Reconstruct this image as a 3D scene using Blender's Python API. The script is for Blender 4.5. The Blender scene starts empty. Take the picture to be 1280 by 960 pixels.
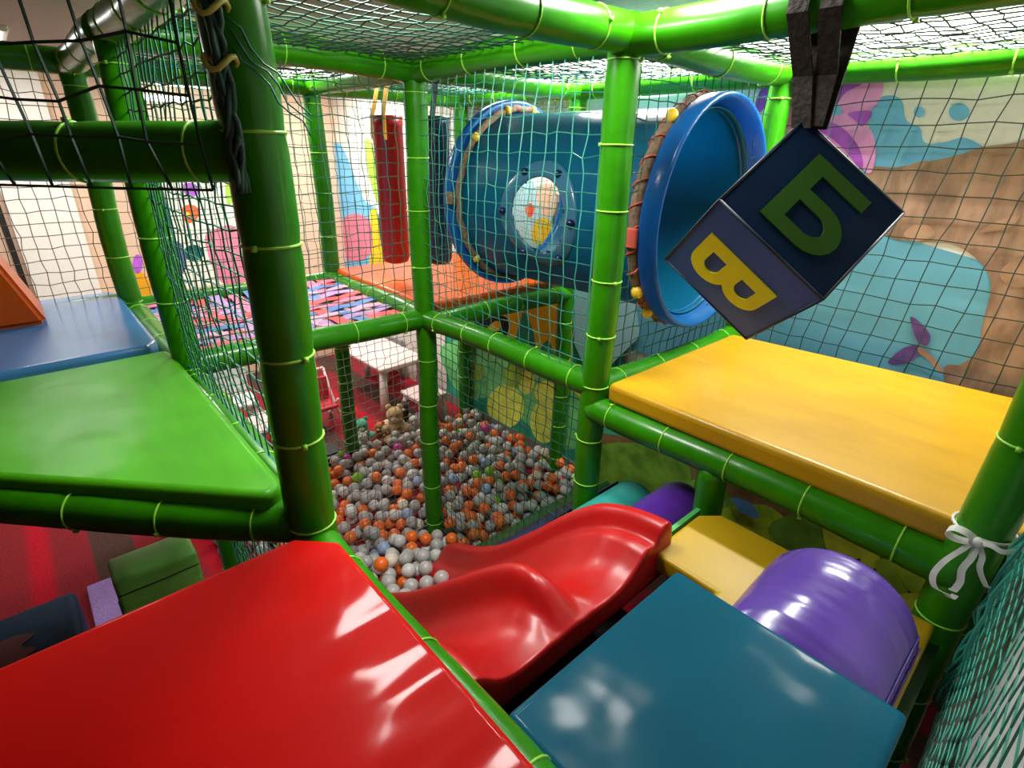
import bpy, bmesh, math, random
import numpy as np
from mathutils import Vector, Matrix
random.seed(7); rng = np.random.default_rng(11)
scene = bpy.context.scene
C = scene.collection

# ------------------------------------------------------------------ camera
FPX = 666.63
PITCH, ROLL, YAW = [math.radians(a) for a in (23.824, -1.326, -47.593)]
CAM_Z = 2.267
_f = np.array([math.sin(YAW)*math.cos(PITCH), math.cos(YAW)*math.cos(PITCH), -math.sin(PITCH)])
_r = np.array([math.cos(YAW), -math.sin(YAW), 0.0]); _d = np.cross(_f, _r)
R0 = _r*math.cos(ROLL)+_d*math.sin(ROLL); D0 = -_r*math.sin(ROLL)+_d*math.cos(ROLL)
CM = np.array([R0, D0, _f])
cam_data = bpy.data.cameras.new('camera'); cam = bpy.data.objects.new('camera', cam_data); C.objects.link(cam)
cam_data.sensor_width = 36.0; cam_data.lens = FPX/1280*36; cam_data.clip_start = 0.02
m3 = Matrix((R0, -D0, -_f)).transposed()
cam.matrix_world = Matrix.Translation((0, 0, CAM_Z)) @ m3.to_4x4()
scene.camera = cam
def ray(px, py): return CM.T @ np.array([(px-640)/FPX, (py-480)/FPX, 1.0])
def on_y(px, py, Y): r = ray(px, py); return (r[0]*Y/r[1], Y, CAM_Z+r[2]*Y/r[1])
def on_x(px, py, X): r = ray(px, py); return (X, r[1]*X/r[0], CAM_Z+r[2]*X/r[0])
def proj(p):
    c = CM @ (np.array(p)-np.array([0, 0, CAM_Z])); return 640+FPX*c[0]/c[2], 480+FPX*c[1]/c[2], c[2]

# ------------------------------------------------------------------ world, exposure
world = bpy.data.worlds.new('world'); scene.world = world; world.use_nodes = True
world.node_tree.nodes['Background'].inputs[0].default_value = (0.9, 0.92, 1, 1)
world.node_tree.nodes['Background'].inputs[1].default_value = 0.05
scene.view_settings.view_transform = 'Standard'; scene.view_settings.look = 'None'
scene.view_settings.exposure = -0.05; scene.view_settings.gamma = 1.0
scene.view_settings.use_curve_mapping = False
#        x, y, z, size x, size y, watts : ceiling panels of the room, the one over the tunnel added to light the mural (built as fixtures further down)
LAMPS = [(-1.50, 0.84, 2.83, 0.42, 0.42, 42), (-1.00, 1.46, 2.83, 0.24, 0.24, 16), (-3.75, 1.32, 2.83, 0.45, 0.45, 48), (-4.9, 0.0, 2.83, 0.45, 0.45, 30),
         (-0.70, 2.63, 2.83, 0.90, 0.08, 64), (-1.95, 2.63, 2.83, 0.90, 0.08, 70), (-2.9, 2.45, 2.83, 0.40, 0.40, 30), (-5.0, 2.2, 2.83, 0.45, 0.45, 40)]

# ------------------------------------------------------------------ materials
def lin(r, g, b):
    f = lambda c: (c/255/12.92) if c/255 <= .04045 else ((c/255+.055)/1.055)**2.4
    return (f(r), f(g), f(b), 1)
MATS = {}
def mat(name, col, rough=.4, spec=.5, bump=0, scale=8, var=0, coat=0, stretch=None, transl=0, metal=0, sheen=0, trans=0, dist=.02, coatr=.12, mask=None, det=4):
    if name in MATS: return MATS[name]
    m = bpy.data.materials.new(name); m.use_nodes = True; nt = m.node_tree; b = nt.nodes['Principled BSDF']
    b.inputs['Base Color'].default_value = col; b.inputs['Roughness'].default_value = rough
    b.inputs['Specular IOR Level'].default_value = spec; b.inputs['Metallic'].default_value = metal
    b.inputs['Coat Weight'].default_value = coat; b.inputs['Coat Roughness'].default_value = coatr
    b.inputs['Transmission Weight'].default_value = trans
    if sheen: b.inputs['Sheen Weight'].default_value = sheen
    if bump or var:
        tc = nt.nodes.new('ShaderNodeTexCoord'); mp = nt.nodes.new('ShaderNodeMapping')
        nt.links.new(tc.outputs['Object'], mp.inputs[0])
        if stretch: mp.inputs['Scale'].default_value = stretch
        nz = nt.nodes.new('ShaderNodeTexNoise'); nz.inputs['Scale'].default_value = scale; nz.inputs['Detail'].default_value = det
        nt.links.new(mp.outputs[0], nz.inputs['Vector'])
        if bump:
            bp = nt.nodes.new('ShaderNodeBump'); bp.inputs['Strength'].default_value = bump; bp.inputs['Distance'].default_value = dist
            if mask:   # wrinkles only where the cover is loose: (axis, from, to)
                sp = nt.nodes.new('ShaderNodeSeparateXYZ'); nt.links.new(tc.outputs['Object'], sp.inputs[0])
                mr = nt.nodes.new('ShaderNodeMapRange'); mr.inputs[1].default_value = mask[1]; mr.inputs[2].default_value = mask[2]; mr.inputs[3].default_value = .06; mr.inputs[4].default_value = bump
                nt.links.new(sp.outputs[mask[0]], mr.inputs[0]); nt.links.new(mr.outputs[0], bp.inputs['Strength'])
            nt.links.new(nz.outputs[0], bp.inputs['Height']); nt.links.new(bp.outputs[0], b.inputs['Normal'])
            if coat: nt.links.new(bp.outputs[0], b.inputs['Coat Normal'])
        if var:
            rmp = nt.nodes.new('ShaderNodeValToRGB'); e = rmp.color_ramp.elements
            e[0].position = .35; e[1].position = .65
            e[0].color = tuple(c*(1-var) for c in col[:3])+(1,); e[1].color = tuple(min(1, c*(1+var)) for c in col[:3])+(1,)
            nt.links.new(nz.outputs[0], rmp.inputs[0]); nt.links.new(rmp.outputs[0], b.inputs['Base Color'])
    if transl:
        out = nt.nodes['Material Output']; tr = nt.nodes.new('ShaderNodeBsdfTranslucent'); tr.inputs[0].default_value = col
        mx = nt.nodes.new('ShaderNodeMixShader'); mx.inputs[0].default_value = transl
        nt.links.new(b.outputs[0], mx.inputs[1]); nt.links.new(tr.outputs[0], mx.inputs[2]); nt.links.new(mx.outputs[0], out.inputs[0])
    MATS[name] = m; return m
def emit(name, col, s):
    m = bpy.data.materials.new(name); m.use_nodes = True; b = m.node_tree.nodes['Principled BSDF']
    b.inputs['Base Color'].default_value = (.9, .9, .9, 1)
    b.inputs['Emission Color'].default_value = col; b.inputs['Emission Strength'].default_value = s; return m
green_pad = mat('green_vinyl_padding', (.021, .185, .0006, 1), .32, .28, .05, 14, .10, coat=.12, coatr=.08)
tie_m = mat('green_plastic_tie', (.26, .62, .05, 1), .35)
red_v = mat('red_vinyl', (.46, .0035, .002, 1), .5, .05, .9, 1.75, .04, coat=.26, stretch=(4.2, 1.3, 1), dist=.05, coatr=.1, mask=(1, .42, .78), det=1)
blue_v = mat('petrol_vinyl', (.001, .080, .135, 1), .5, .06, .32, 4.2, .06, coat=.10, dist=.05, det=1.5)
yel_v = mat('yellow_vinyl', (.47, .255, .004, 1), .38, .4, .05, 5, .08, coat=.1, stretch=(.7, 2.2, 1))
yel2_v = mat('mustard_vinyl', (.40, .25, .004, 1), .4, .4, .05, 5, .05)
grn_v = mat('lime_vinyl', (.058, .32, .004, 1), .5, .15, .5, 3.5, .08, coat=.08, det=1.5, dist=.04, coatr=.25)
lblue_v = mat('steel_blue_vinyl', (.05, .19, .42, 1), .22, .5, .05, 5, .06, coat=.2)
orange_v = mat('orange_vinyl', (.60, .085, .005, 1), .34, .2, .05, 5, .05, coat=.1)
purple_v = mat('violet_vinyl', (.105, .050, .34, 1), .24, .6, .6, 4.0, .06, coat=.2, stretch=(.9, 4, .9), det=1.5)
purple2_v = mat('plum_vinyl', (.075, .016, .25, 1), .35, .5, .04, 6, .05)
teal_v = mat('teal_vinyl', (.03, .32, .28, 1), .4, .4, .04, 6, .06)
navy_v = mat('navy_vinyl', (.010, .022, .13, 1), .4, .4, .05, 6, .1)
pitgreen_v = mat('grass_green_vinyl', (.03, .19, .035, 1), .45, .4, .04, 6, .1)
slide_m = mat('red_slide_plastic', (.42, .005, .006, 1), .34, .4, .02, 20, .04, coat=.04)
tunnel_m = mat('blue_tunnel_plastic', (.005, .15, .27, 1), .3, .5, .02, 12, .05, transl=.5)
flange_m = mat('blue_flange_plastic', (.012, .14, .42, 1), .25, .5, .02, 12, .05, transl=.45)
winring_m = mat('grey_blue_window_flange', (.035, .12, .20, 1), .25, .5)
boltcap_m = mat('navy_bolt_cap', (.004, .010, .07, 1), .25)
rope_m = mat('brown_foam_rope', (.19, .12, .075, 1), .8, .2, .4, 60, .25)
redlace_m = mat('red_lacing_cord', (.55, .08, .05, 1), .7)
yball_m = mat('yellow_rubber_knob', (.72, .47, .02, 1), .45)
net_m = mat('green_net_cord', (.012, .115, .075, 1), .55, .4)
netlit_m = mat('lit_turquoise_net_cord', (.03, .26, .19, 1), .5, .5)  # lit copy of the green cord, the light put into its colour
netdk_m = mat('dark_net_cord', (.010, .050, .032, 1), .6, .4)
bag_m = mat('dark_red_vinyl', (.26, .008, .008, 1), .3, .5, .05, 6, .05)
bagn_m = mat('navy_bag_vinyl', (.008, .03, .09, 1), .35)
ystrap_m = mat('yellow_webbing', (.70, .36, .02, 1), .7)
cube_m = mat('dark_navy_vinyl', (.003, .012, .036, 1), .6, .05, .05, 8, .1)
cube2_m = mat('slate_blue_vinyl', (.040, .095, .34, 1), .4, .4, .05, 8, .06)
let_g = mat('dark_green_letter', (.016, .062, .001, 1), .7, .15)
let_y = mat('yellow_letter', (.95, .84, .006, 1), .5)
strap_m = mat('brown_black_webbing', (.022, .015, .014, 1), .7, .2, .3, 60, .3)
seam_m = mat('dark_seam_piping', (.006, .012, .03, 1), .5)
table_m = mat('pinkish_white_plastic', (.80, .62, .60, 1), .4)
grey_pl = mat('grey_plastic', (.30, .30, .29, 1), .45)
white_m = mat('white_plastic', (.80, .79, .77, 1), .4)
ribbon_m = mat('white_satin_ribbon', (.75, .75, .72, 1), .35, .5, .2, 30, .1, transl=.3)
wall_m = mat('cream_wall_paint', (.84, .80, .73, 1), .75, .2, .03, 60, .03)
wallp_m = mat('peach_wall_paint', (.70, .50, .36, 1), .75, .2, .03, 60, .03)
wallw_m = mat('white_wall_paint', (.66, .66, .64, 1), .35, .4, .03, 60, .03)
ceil_m = mat('grey_white_ceiling', (.40, .385, .36, 1), .85, .1, .05, 40, .06)

def carpet():
    m = bpy.data.materials.new('striped_carpet'); m.use_nodes = True; nt = m.node_tree; b = nt.nodes['Principled BSDF']
    b.inputs['Roughness'].default_value = .95; b.inputs['Specular IOR Level'].default_value = .1
    tc = nt.nodes.new('ShaderNodeTexCoord'); sx = nt.nodes.new('ShaderNodeSeparateXYZ'); nt.links.new(tc.outputs['Object'], sx.inputs[0])
    ad = nt.nodes.new('ShaderNodeMath'); ad.operation = 'ADD'; ad.inputs[1].default_value = 10.067; nt.links.new(sx.outputs['Y'], ad.inputs[0])
    md = nt.nodes.new('ShaderNodeMath'); md.operation = 'MODULO'; md.inputs[1].default_value = .80; nt.links.new(ad.outputs[0], md.inputs[0])
    dv = nt.nodes.new('ShaderNodeMath'); dv.operation = 'DIVIDE'; dv.inputs[1].default_value = .80; nt.links.new(md.outputs[0], dv.inputs[0])
    rp = nt.nodes.new('ShaderNodeValToRGB'); rp.color_ramp.interpolation = 'LINEAR'
    cols = [(0, (.25, .022, .030)), (.28, (.27, .022, .028)), (.33, (.46, .012, .025)), (.41, (.46, .012, .025)), (.46, (.25, .022, .030)), (.67, (.25, .022, .030)), (.685, (.085, .044, .035)), (.93, (.085, .044, .035)), (.945, (.25, .022, .030))]
    el = rp.color_ramp.elements
    el[0].position = 0; el[0].color = cols[0][1]+(1,); el[1].position = cols[-1][0]; el[1].color = cols[-1][1]+(1,)
    for p, c in cols[1:-1]:
        e = el.new(p); e.color = c+(1,)
    nt.links.new(dv.outputs[0], rp.inputs[0])
    nz = nt.nodes.new('ShaderNodeTexNoise'); nz.inputs['Scale'].default_value = 90; nz.inputs['Detail'].default_value = 5
    nt.links.new(tc.outputs['Object'], nz.inputs['Vector'])
    mx = nt.nodes.new('ShaderNodeMixRGB'); mx.blend_type = 'OVERLAY'; mx.inputs[0].default_value = .55
    nt.links.new(rp.outputs[0], mx.inputs[1]); nt.links.new(nz.outputs[0], mx.inputs[2]); nt.links.new(mx.outputs[0], b.inputs['Base Color'])
    bp = nt.nodes.new('ShaderNodeBump'); bp.inputs['Strength'].default_value = .4; bp.inputs['Distance'].default_value = .01
    nt.links.new(nz.outputs[0], bp.inputs['Height']); nt.links.new(bp.outputs[0], b.inputs['Normal'])
    return m
carpet_m = carpet()

# ------------------------------------------------------------------ mesh helpers
def obj(name, data, m, parent=None, smooth=False):
    o = bpy.data.objects.new(name, data); C.objects.link(o)
    if m is not None and not data.materials: data.materials.append(m)
    if parent: o.parent = parent
    if smooth:
        for p in data.polygons: p.use_smooth = True
    return o
def tag(o, label, cat, group=None):
    o['label'] = label; o['category'] = cat
    if group: o['group'] = group
    return o
def thing(name, label, cat, loc=(0, 0, 0), group=None):
    o = bpy.data.objects.new(name, None); C.objects.link(o); o.location = loc; o.empty_display_size = .1
    return tag(o, label, cat, group)
def mesh(name, v, f):
    me = bpy.data.meshes.new(name); me.from_pydata([tuple(map(float, p)) for p in v], [], f); me.update(); return me
def bm_mesh(name, bm):
    me = bpy.data.meshes.new(name); bm.to_mesh(me); bm.free(); return me
def box_bm(sx, sy, sz, bev=0, seg=2, c=(0, 0, 0)):
    bm = bmesh.new(); bmesh.ops.create_cube(bm, size=1)
    bmesh.ops.scale(bm, vec=(sx, sy, sz), verts=bm.verts); bmesh.ops.translate(bm, vec=c, verts=bm.verts)
    if bev: bmesh.ops.bevel(bm, geom=bm.edges[:], offset=bev, segments=seg, profile=.6, affect='EDGES')
    return bm
def box(name, lo, hi, m, parent=None, bev=0, seg=2, smooth=False, base=None):
    """box between two corners, as an object whose origin is at its base centre (or at base when it is a child)"""
    cx, cy = (lo[0]+hi[0])/2, (lo[1]+hi[1])/2
    org = Vector((0, 0, 0)) if base is None and parent else Vector(base or (cx, cy, lo[2]))
    bm = box_bm(hi[0]-lo[0], hi[1]-lo[1], hi[2]-lo[2], bev, seg, (cx, cy, (lo[2]+hi[2])/2))
    bmesh.ops.translate(bm, vec=-org, verts=bm.verts)
    o = obj(name, bm_mesh(name, bm), m, parent, smooth)
    if not parent: o.location = org
    return o
def slab(name, pts, z0, z1, m, bev=.025, seg=3, sub=0, puff=0, parent=None):
    """padded mat: outline in plan, extruded z0..z1, edges rounded"""
    cx = sum(p[0] for p in pts)/len(pts); cy = sum(p[1] for p in pts)/len(pts)
    bm = bmesh.new(); vs = [bm.verts.new((x-cx, y-cy, 0)) for x, y in pts]; f = bm.faces.new(vs); bm.normal_update()
    if f.normal.z < 0: f.normal_flip()
    r = bmesh.ops.extrude_face_region(bm, geom=[f]); up = [g for g in r['geom'] if isinstance(g, bmesh.types.BMVert)]
    bmesh.ops.translate(bm, vec=(0, 0, z1-z0), verts=up)
    bmesh.ops.recalc_face_normals(bm, faces=bm.faces)
    bmesh.ops.bevel(bm, geom=bm.edges[:], offset=bev, segments=seg, profile=.55, affect='EDGES')
    o = obj(name, bm_mesh(name, bm), m, parent, True); o.location = (cx, cy, z0)
    me = o.data
    for p in me.polygons: p.use_smooth = p.area < .02
    return o
def sweep(path, rad, seg=12, cap=True, closed=False):
    """tube along a path; rad is a number or one per point"""
    P = [Vector(p) for p in path]; n = len(P); rad = [rad]*n if np.isscalar(rad) else rad
    v, f = [], []; ref = None
    for i in range(n):
        a = P[(i+1) % n] if (closed or i < n-1) else P[i]; b_ = P[i-1] if (closed or i > 0) else P[i]
        t = (a-b_).normalized()
        if ref is None:
            ref = Vector((0, 0, 1)) if abs(t.z) < .9 else Vector((1, 0, 0))
        u = (ref-t*ref.dot(t)).normalized(); w = t.cross(u); ref = u
        for k in range(seg):
            an = 2*math.pi*k/seg; v.append(P[i]+(u*math.cos(an)+w*math.sin(an))*rad[i])
    m_ = n if closed else n-1
    for i in range(m_):
        for k in range(seg):
            a, b_ = i*seg+k, i*seg+(k+1) % seg; c, d = ((i+1) % n)*seg+(k+1) % seg, ((i+1) % n)*seg+k
            f.append((a, b_, c, d))
    if cap and not closed:
        f.append(tuple(range(seg))[::-1]); f.append(tuple((n-1)*seg+k for k in range(seg)))
    return v, f
def tube(name, path, rad, m, parent=None, seg=12, closed=False):
    v, f = sweep(path, rad, seg, True, closed); return obj(name, mesh(name, v, f), m, parent, True)
def lathe(name, prof, m, axis='z', parent=None, seg=40, loc=(0, 0, 0), cap=False):
    v, f = [], []; n = len(prof)
    for k in range(seg):
        a = 2*math.pi*k/seg
        for r, h in prof:
            p = (r*math.cos(a), r*math.sin(a), h)
            if axis == 'x': p = (h, r*math.cos(a), r*math.sin(a))
            if axis == 'y': p = (r*math.sin(a), h, r*math.cos(a))
            v.append((p[0]+loc[0], p[1]+loc[1], p[2]+loc[2]))
    for k in range(seg):
        for i in range(n-1):
            a, b_ = k*n+i, k*n+i+1; c, d = ((k+1) % seg)*n+i+1, ((k+1) % seg)*n+i; f.append((a, d, c, b_))
    if cap:
        f.append(tuple(k*n for k in range(seg))); f.append(tuple(k*n+n-1 for k in range(seg))[::-1])
    me = mesh(name, v, f); o = obj(name, me, m, parent, True)
    return o
def smooth_closed(pts, n=6):
    out = []; L = len(pts)
    for i in range(L):
        p0, p1, p2, p3 = [np.array(pts[(i+k-1) % L], float) for k in range(4)]
        for s in range(n):
            t = s/n
            out.append(.5*((2*p1)+(-p0+p2)*t+(2*p0-5*p1+4*p2-p3)*t*t+(-p0+3*p1-3*p2+p3)*t**3))
    return out
def flat(name, pts, m, parent=None):
    bm = bmesh.new(); vs = [bm.verts.new(tuple(map(float, p))) for p in pts]
    es = [bm.edges.new((vs[i], vs[(i+1) % len(vs)])) for i in range(len(vs))]
    bmesh.ops.triangle_fill(bm, use_beauty=True, use_dissolve=False, edges=es)
    return obj(name, bm_mesh(name, bm), m, parent)
def prism_holes(outer, holes, depth):
    """2-d outline with holes as a thin plate (x, y, 0..depth)"""
    bm = bmesh.new(); es = []
    for lp in [outer]+holes:
        vs = [bm.verts.new((float(p[0]), float(p[1]), 0)) for p in lp]
        es += [bm.edges.new((vs[i], vs[(i+1) % len(vs)])) for i in range(len(vs))]
    r = bmesh.ops.triangle_fill(bm, use_beauty=True, use_dissolve=False, edges=es)
    fs = [g for g in r['geom'] if isinstance(g, bmesh.types.BMFace)]
    e = bmesh.ops.extrude_face_region(bm, geom=fs)
    bmesh.ops.translate(bm, vec=(0, 0, depth), verts=[g for g in e['geom'] if isinstance(g, bmesh.types.BMVert)])
    bmesh.ops.recalc_face_normals(bm, faces=bm.faces); return bm

G = -0.09; WY = 2.82; WX = -6.0; CEIL = 2.85
# ================================================================== THE SETTING
def struct(o): o['kind'] = 'structure'; return o
def sbox(name, lo, hi, m, label):
    o = struct(box(name, lo, hi, m)); o['label'] = label; return o
floor = sbox('floor', (WX-.1, -3.4, G-.1), (.35, WY+.1, G), carpet_m, 'red and brown striped carpet floor')
ceiling = sbox('ceiling', (WX-.1, -3.4, CEIL), (.35, WY+.1, CEIL+.1), ceil_m, 'grey white ceiling above the play frame')
wall_back = sbox('wall_back', (WX-.1, WY, G), (.35, WY+.1, CEIL), wall_m, 'cream wall painted with a bright mural')
wall_left = sbox('wall_left', (WX-.1, -3.4, G), (WX, WY, CEIL), wallp_m, 'peach wall with a pale pilaster and painted flowers')
wall_right = sbox('wall_right', (.13, .15, G), (.23, WY, CEIL), wallw_m, 'white wall beside the turquoise net')
wall_near = sbox('wall_near', (WX, -3.4, G), (.13, -3.3, CEIL), mat('bounce_cut_brown', (.05, .04, .035, 1), .8), 'unseen wall behind the photographer, darkened to cut bounce light')  # out of view; dark colour chosen to cut bounce light
wall_side = sbox('wall_side', (.13, -3.3, G), (.23, .15, CEIL), MATS['bounce_cut_brown'], 'unseen wall beside the red mat, darkened to cut bounce light')  # unseen stretch of wall, made dark to keep bounce light down
tb = struct(box('baseboard_back', (-4.6, WY-.02, G), (-1.0, WY, G+.10), mat('grey_skirting', (.22, .22, .21, 1), .6))); tb['label'] = 'grey skirting board behind the ball pit'
pil = struct(box('trim_1', (WX, -.02, G), (WX+.08, .42, CEIL), wall_m)); pil['label'] = 'pale pilaster strip on the peach wall'
dk = struct(box('trim_2', (WX, -.09, G), (WX+.02, -.05, CEIL), mat('dark_gap', (.02, .015, .01, 1), .8))); dk['label'] = 'thin dark joint beside the pilaster'

# ---- mural (flat paint on the walls)
LAY = {}
def paint(name, px, m, n=6, wall='back', raw=False):
    w = wall_back if wall == 'back' else wall_left
    LAY[wall] = LAY.get(wall, 0)+1; off = .0015+.0006*LAY[wall]
    pts = px if raw else smooth_closed(px, n)
    P = [on_y(p[0], p[1], WY-off) if wall == 'back' else on_x(p[0], p[1], WX+off) for p in pts]
    P = [Vector(p)-w.location for p in P]
    return flat(name, P, m, w)
def circ(cx, cy, r, k=14, ry=None): return [(cx+r*math.cos(2*math.pi*i/k), cy+(ry or r)*math.sin(2*math.pi*i/k)) for i in range(k)]
def pm(name, rgb, var=.05, scale=6, stretch=None): return mat(name, lin(*rgb), .8, .15, 0, scale, var, stretch=stretch)
sky = pm('paint_sky_blue', (120, 190, 232)); low = pm('paint_water_blue', (110, 178, 205)); tree = pm('paint_bark', (165, 132, 110), .30, 7, (2.6, 1, 1))
bark2 = pm('paint_light_bark', (180, 142, 115), .2, 12); pink = pm('paint_pink', (240, 160, 222), .08, 10); purp = pm('paint_purple', (178, 92, 205), .18, 14)
leafp = pm('paint_violet_leaf', (108, 78, 140), .2, 20)
teal_p = pm('paint_teal', (56, 165, 135), .3, 7); lemon = pm('paint_lemon', (226, 238, 96), .15, 12); lime_p = pm('paint_lime', (150, 195, 70), .2, 9); gold = pm('paint_gold', (250, 205, 40), .12, 30, (8, 1, .6))
ink = pm('paint_black', (45, 52, 58), .2, 20); palegr = pm('paint_pale_green', (185, 215, 140), .1, 6); ltb = pm('paint_pale_cyan', (176, 220, 228))
fgreen = pm('paint_leaf_green', (158, 195, 52), .25, 9); fgreen2 = pm('paint_leaf_olive', (108, 158, 52), .3, 9); fgreen3 = pm('paint_leaf_yellowgreen', (205, 222, 62), .2, 9); fbase = pm('paint_brown_earth', (125, 98, 66), .3, 7)
orp = pm('paint_orange', (232, 100, 62), .1); pinkd = pm('paint_rose', (222, 130, 155), .08); beige = pm('paint_beige', (228, 196, 168), .08); bluep = pm('paint_mid_blue', (92, 150, 200), .1)
# lower wash of blue, tree with a branch, clouds, bow shapes
paint('painted_water', [(905, 330), (1010, 300), (1120, 295), (1240, 330), (1290, 380), (1290, 560), (1100, 540), (900, 470), (760, 430), (700, 400), (720, 330)], low, raw=True)
paint('painted_cloud', [(1060, 230), (1084, 205), (1085, 170), (1090, 135), (1105, 120), (1126, 124), (1133, 150), (1150, 160), (1156, 178), (1180, 178), (1205, 172), (1228, 184), (1225, 200), (1090, 222)], sky)
paint('painted_bubble', circ(1199, 140, 13, ry=11), sky); paint('painted_bubble', circ(1149, 140, 7), sky)
paint('painted_tree', [(1083, 213), (1120, 209), (1160, 202), (1196, 194), (1232, 183), (1270, 178), (1330, 160), (1380, 300), (1400, 620), (1230, 600), (1180, 470), (1202, 455), (1222, 438), (1228, 405), (1238, 365), (1234, 340), (1214, 318), (1188, 305), (1146, 302), (1112, 296), (1096, 270)], tree, 5)
for q in ([(1128, 211), (1142, 204), (1160, 201), (1152, 210), (1136, 215)], [(1212, 190), (1230, 183), (1252, 184), (1236, 192), (1218, 196)], [(1130, 292), (1142, 282), (1160, 282), (1168, 292), (1156, 300), (1140, 301)], [(1250, 340), (1275, 320), (1290, 330), (1285, 355), (1262, 358)], [(1225, 290), (1250, 275), (1275, 270), (1260, 285)]): paint('painted_knot', q, bark2)
paint('painted_bow', [(968, 100), (1010, 92), (1060, 92), (1098, 95), (1104, 110), (1096, 130), (1076, 148), (1090, 165), (1095, 190), (1088, 216), (1070, 205), (1040, 180), (1000, 165), (965, 150)], pink)
paint('painted_bow_shade', [(1050, 97), (1085, 94), (1078, 105), (1058, 115), (1046, 130), (1040, 128)], purp); paint('painted_bow_shade', [(1060, 142), (1082, 138), (1090, 142), (1078, 158), (1068, 150)], purp)
paint('painted_bow_shade', [(1015, 148), (1045, 155), (1068, 175), (1078, 198), (1076, 212), (1058, 190), (1035, 170), (1010, 158)], purp); paint('painted_bow_shade', [(952, 112), (970, 106), (962, 125), (950, 140), (944, 130)], purp)
paint('painted_bow_knot', [(1008, 142), (1025, 130), (1045, 130), (1052, 142), (1030, 145)], sky)
paint('painted_leaf', [(1138, 396), (1152, 405), (1163, 420), (1158, 432), (1148, 428), (1142, 415)], leafp); paint('painted_leaf', [(1110, 452), (1128, 436), (1146, 431), (1150, 440), (1138, 452), (1120, 456)], leafp)
paint('painted_stem', [(1150, 434), (1166, 446), (1180, 464), (1174, 466), (1160, 450), (1148, 440)], bark2)
# meadow with round yellow fruit under the tunnel
paint('painted_meadow', [(556, 420), (585, 380), (780, 370), (780, 640), (740, 606), (560, 518)], teal_p, raw=True)
paint('painted_haze', [(556, 430), (640, 430), (740, 500), (735, 545), (700, 560), (620, 500), (585, 500), (560, 470)], pm('paint_mid_green', (120, 205, 125), .25, 7))
paint('painted_gold_field', [(618, 375), (715, 350), (716, 470), (745, 520), (730, 500), (640, 430), (612, 420)], gold, raw=True)
paint('painted_fir', [(655, 388), (662, 402), (668, 420), (668, 445), (640, 440), (645, 420), (650, 402)], teal_p, 3); paint('painted_fir', [(684, 425), (695, 450), (690, 470), (672, 450)], teal_p, 3)
paint('painted_curl', [(588, 392), (606, 390), (618, 394), (632, 396), (636, 408), (632, 420), (622, 424), (600, 414), (586, 402)], ink); paint('painted_curl_eye', [(610, 409), (620, 401), (626, 406), (622, 414), (612, 412)], gold)
for cx, cy, rx, ry in ((632, 508, 23, 27), (658, 478, 10, 15), (681, 527, 18, 27), (682, 490, 14, 14), (596, 465, 9, 11), (590, 485, 6, 8), (640, 470, 12, 14)): paint('painted_fruit', circ(cx, cy, rx, 12, ry), lemon if rx > 9 and cy > 476 else lime_p)
paint('painted_sky_strip', [(718, 350), (790, 345), (800, 420), (740, 480), (718, 430)], ltb, raw=True)
# foliage low down at the right
paint('painted_earth', [(745, 540), (870, 560), (1000, 590), (1240, 680), (1300, 780), (1240, 900), (1060, 800), (860, 700), (740, 640)], fbase, raw=True)
for i, q in enumerate(([(745, 560), (800, 555), (860, 580), (850, 625), (790, 640), (745, 600)], [(850, 610), (890, 600), (930, 640), (960, 655), (930, 668), (880, 650)], [(900, 640), (950, 630), (985, 650), (1030, 690), (990, 700), (930, 680)], [(960, 660), (1010, 640), (1040, 665), (1045, 700), (1000, 705)], [(1030, 650), (1060, 660), (1085, 690), (1060, 700), (1035, 690)], [(1075, 680), (1095, 690), (1100, 705), (1080, 712)], [(1095, 700), (1125, 705), (1135, 740), (1115, 745), (1100, 725)], [(1125, 705), (1170, 715), (1185, 735), (1150, 745), (1130, 730)], [(1120, 745), (1160, 745), (1175, 770), (1150, 800), (1125, 780)], [(1060, 700), (1090, 710), (1110, 740), (1085, 745)], [(880, 650), (920, 670), (960, 700), (920, 700)])):
    paint('painted_leaf', q, (fgreen2, fgreen2, fgreen, fgreen2, fgreen3, fgreen3, fgreen, fgreen, fgreen3, fgreen, fgreen2)[i])
paint('painted_dew', [(915, 622), (940, 630), (948, 648), (925, 640)], bluep)
# soft shapes on the far left part of the wall and on the left wall (characters left out)
paint('painted_splash', [(405, 190), (415, 178), (428, 185), (440, 215), (455, 250), (470, 262), (474, 300), (470, 330), (408, 330), (402, 260)], sky); paint('painted_shell', circ(444, 297, 25, 14, 30), pinkd)
paint('painted_coral', [(462, 268), (470, 262), (474, 290), (478, 330), (462, 330), (466, 300)], gold); paint('painted_weed', [(456, 180), (462, 175), (470, 215), (476, 250), (470, 250), (460, 215)], lime_p)
paint('painted_band', [(345, 260), (372, 262), (380, 335), (345, 340)], bluep)
paint('painted_lagoon', [(622, 210), (652, 212), (668, 240), (690, 262), (672, 300), (655, 330), (620, 330), (600, 270)], ltb); paint('painted_fish', [(644, 258), (652, 250), (660, 258), (656, 272), (648, 272)], orp); paint('painted_sandbank', [(664, 225), (688, 225), (692, 262), (680, 272), (668, 262)], beige); paint('painted_reef', [(662, 280), (680, 275), (690, 300), (670, 318), (652, 318)], pm('paint_yellow', (225, 200, 40)))
paint('painted_panel', [(196, 225), (330, 225), (350, 345), (228, 362)], pm('paint_offwhite', (232, 232, 215)), wall='left', raw=True)
paint('painted_flower', [(228, 260), (240, 256), (250, 264), (244, 276), (232, 278)], orp, wall='left'); paint('painted_flower_eye', circ(234, 268, 3, 8), gold, wall='left'); paint('painted_flower', [(230, 230), (244, 230), (248, 242), (238, 246), (230, 240)], purp, wall='left')
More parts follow.
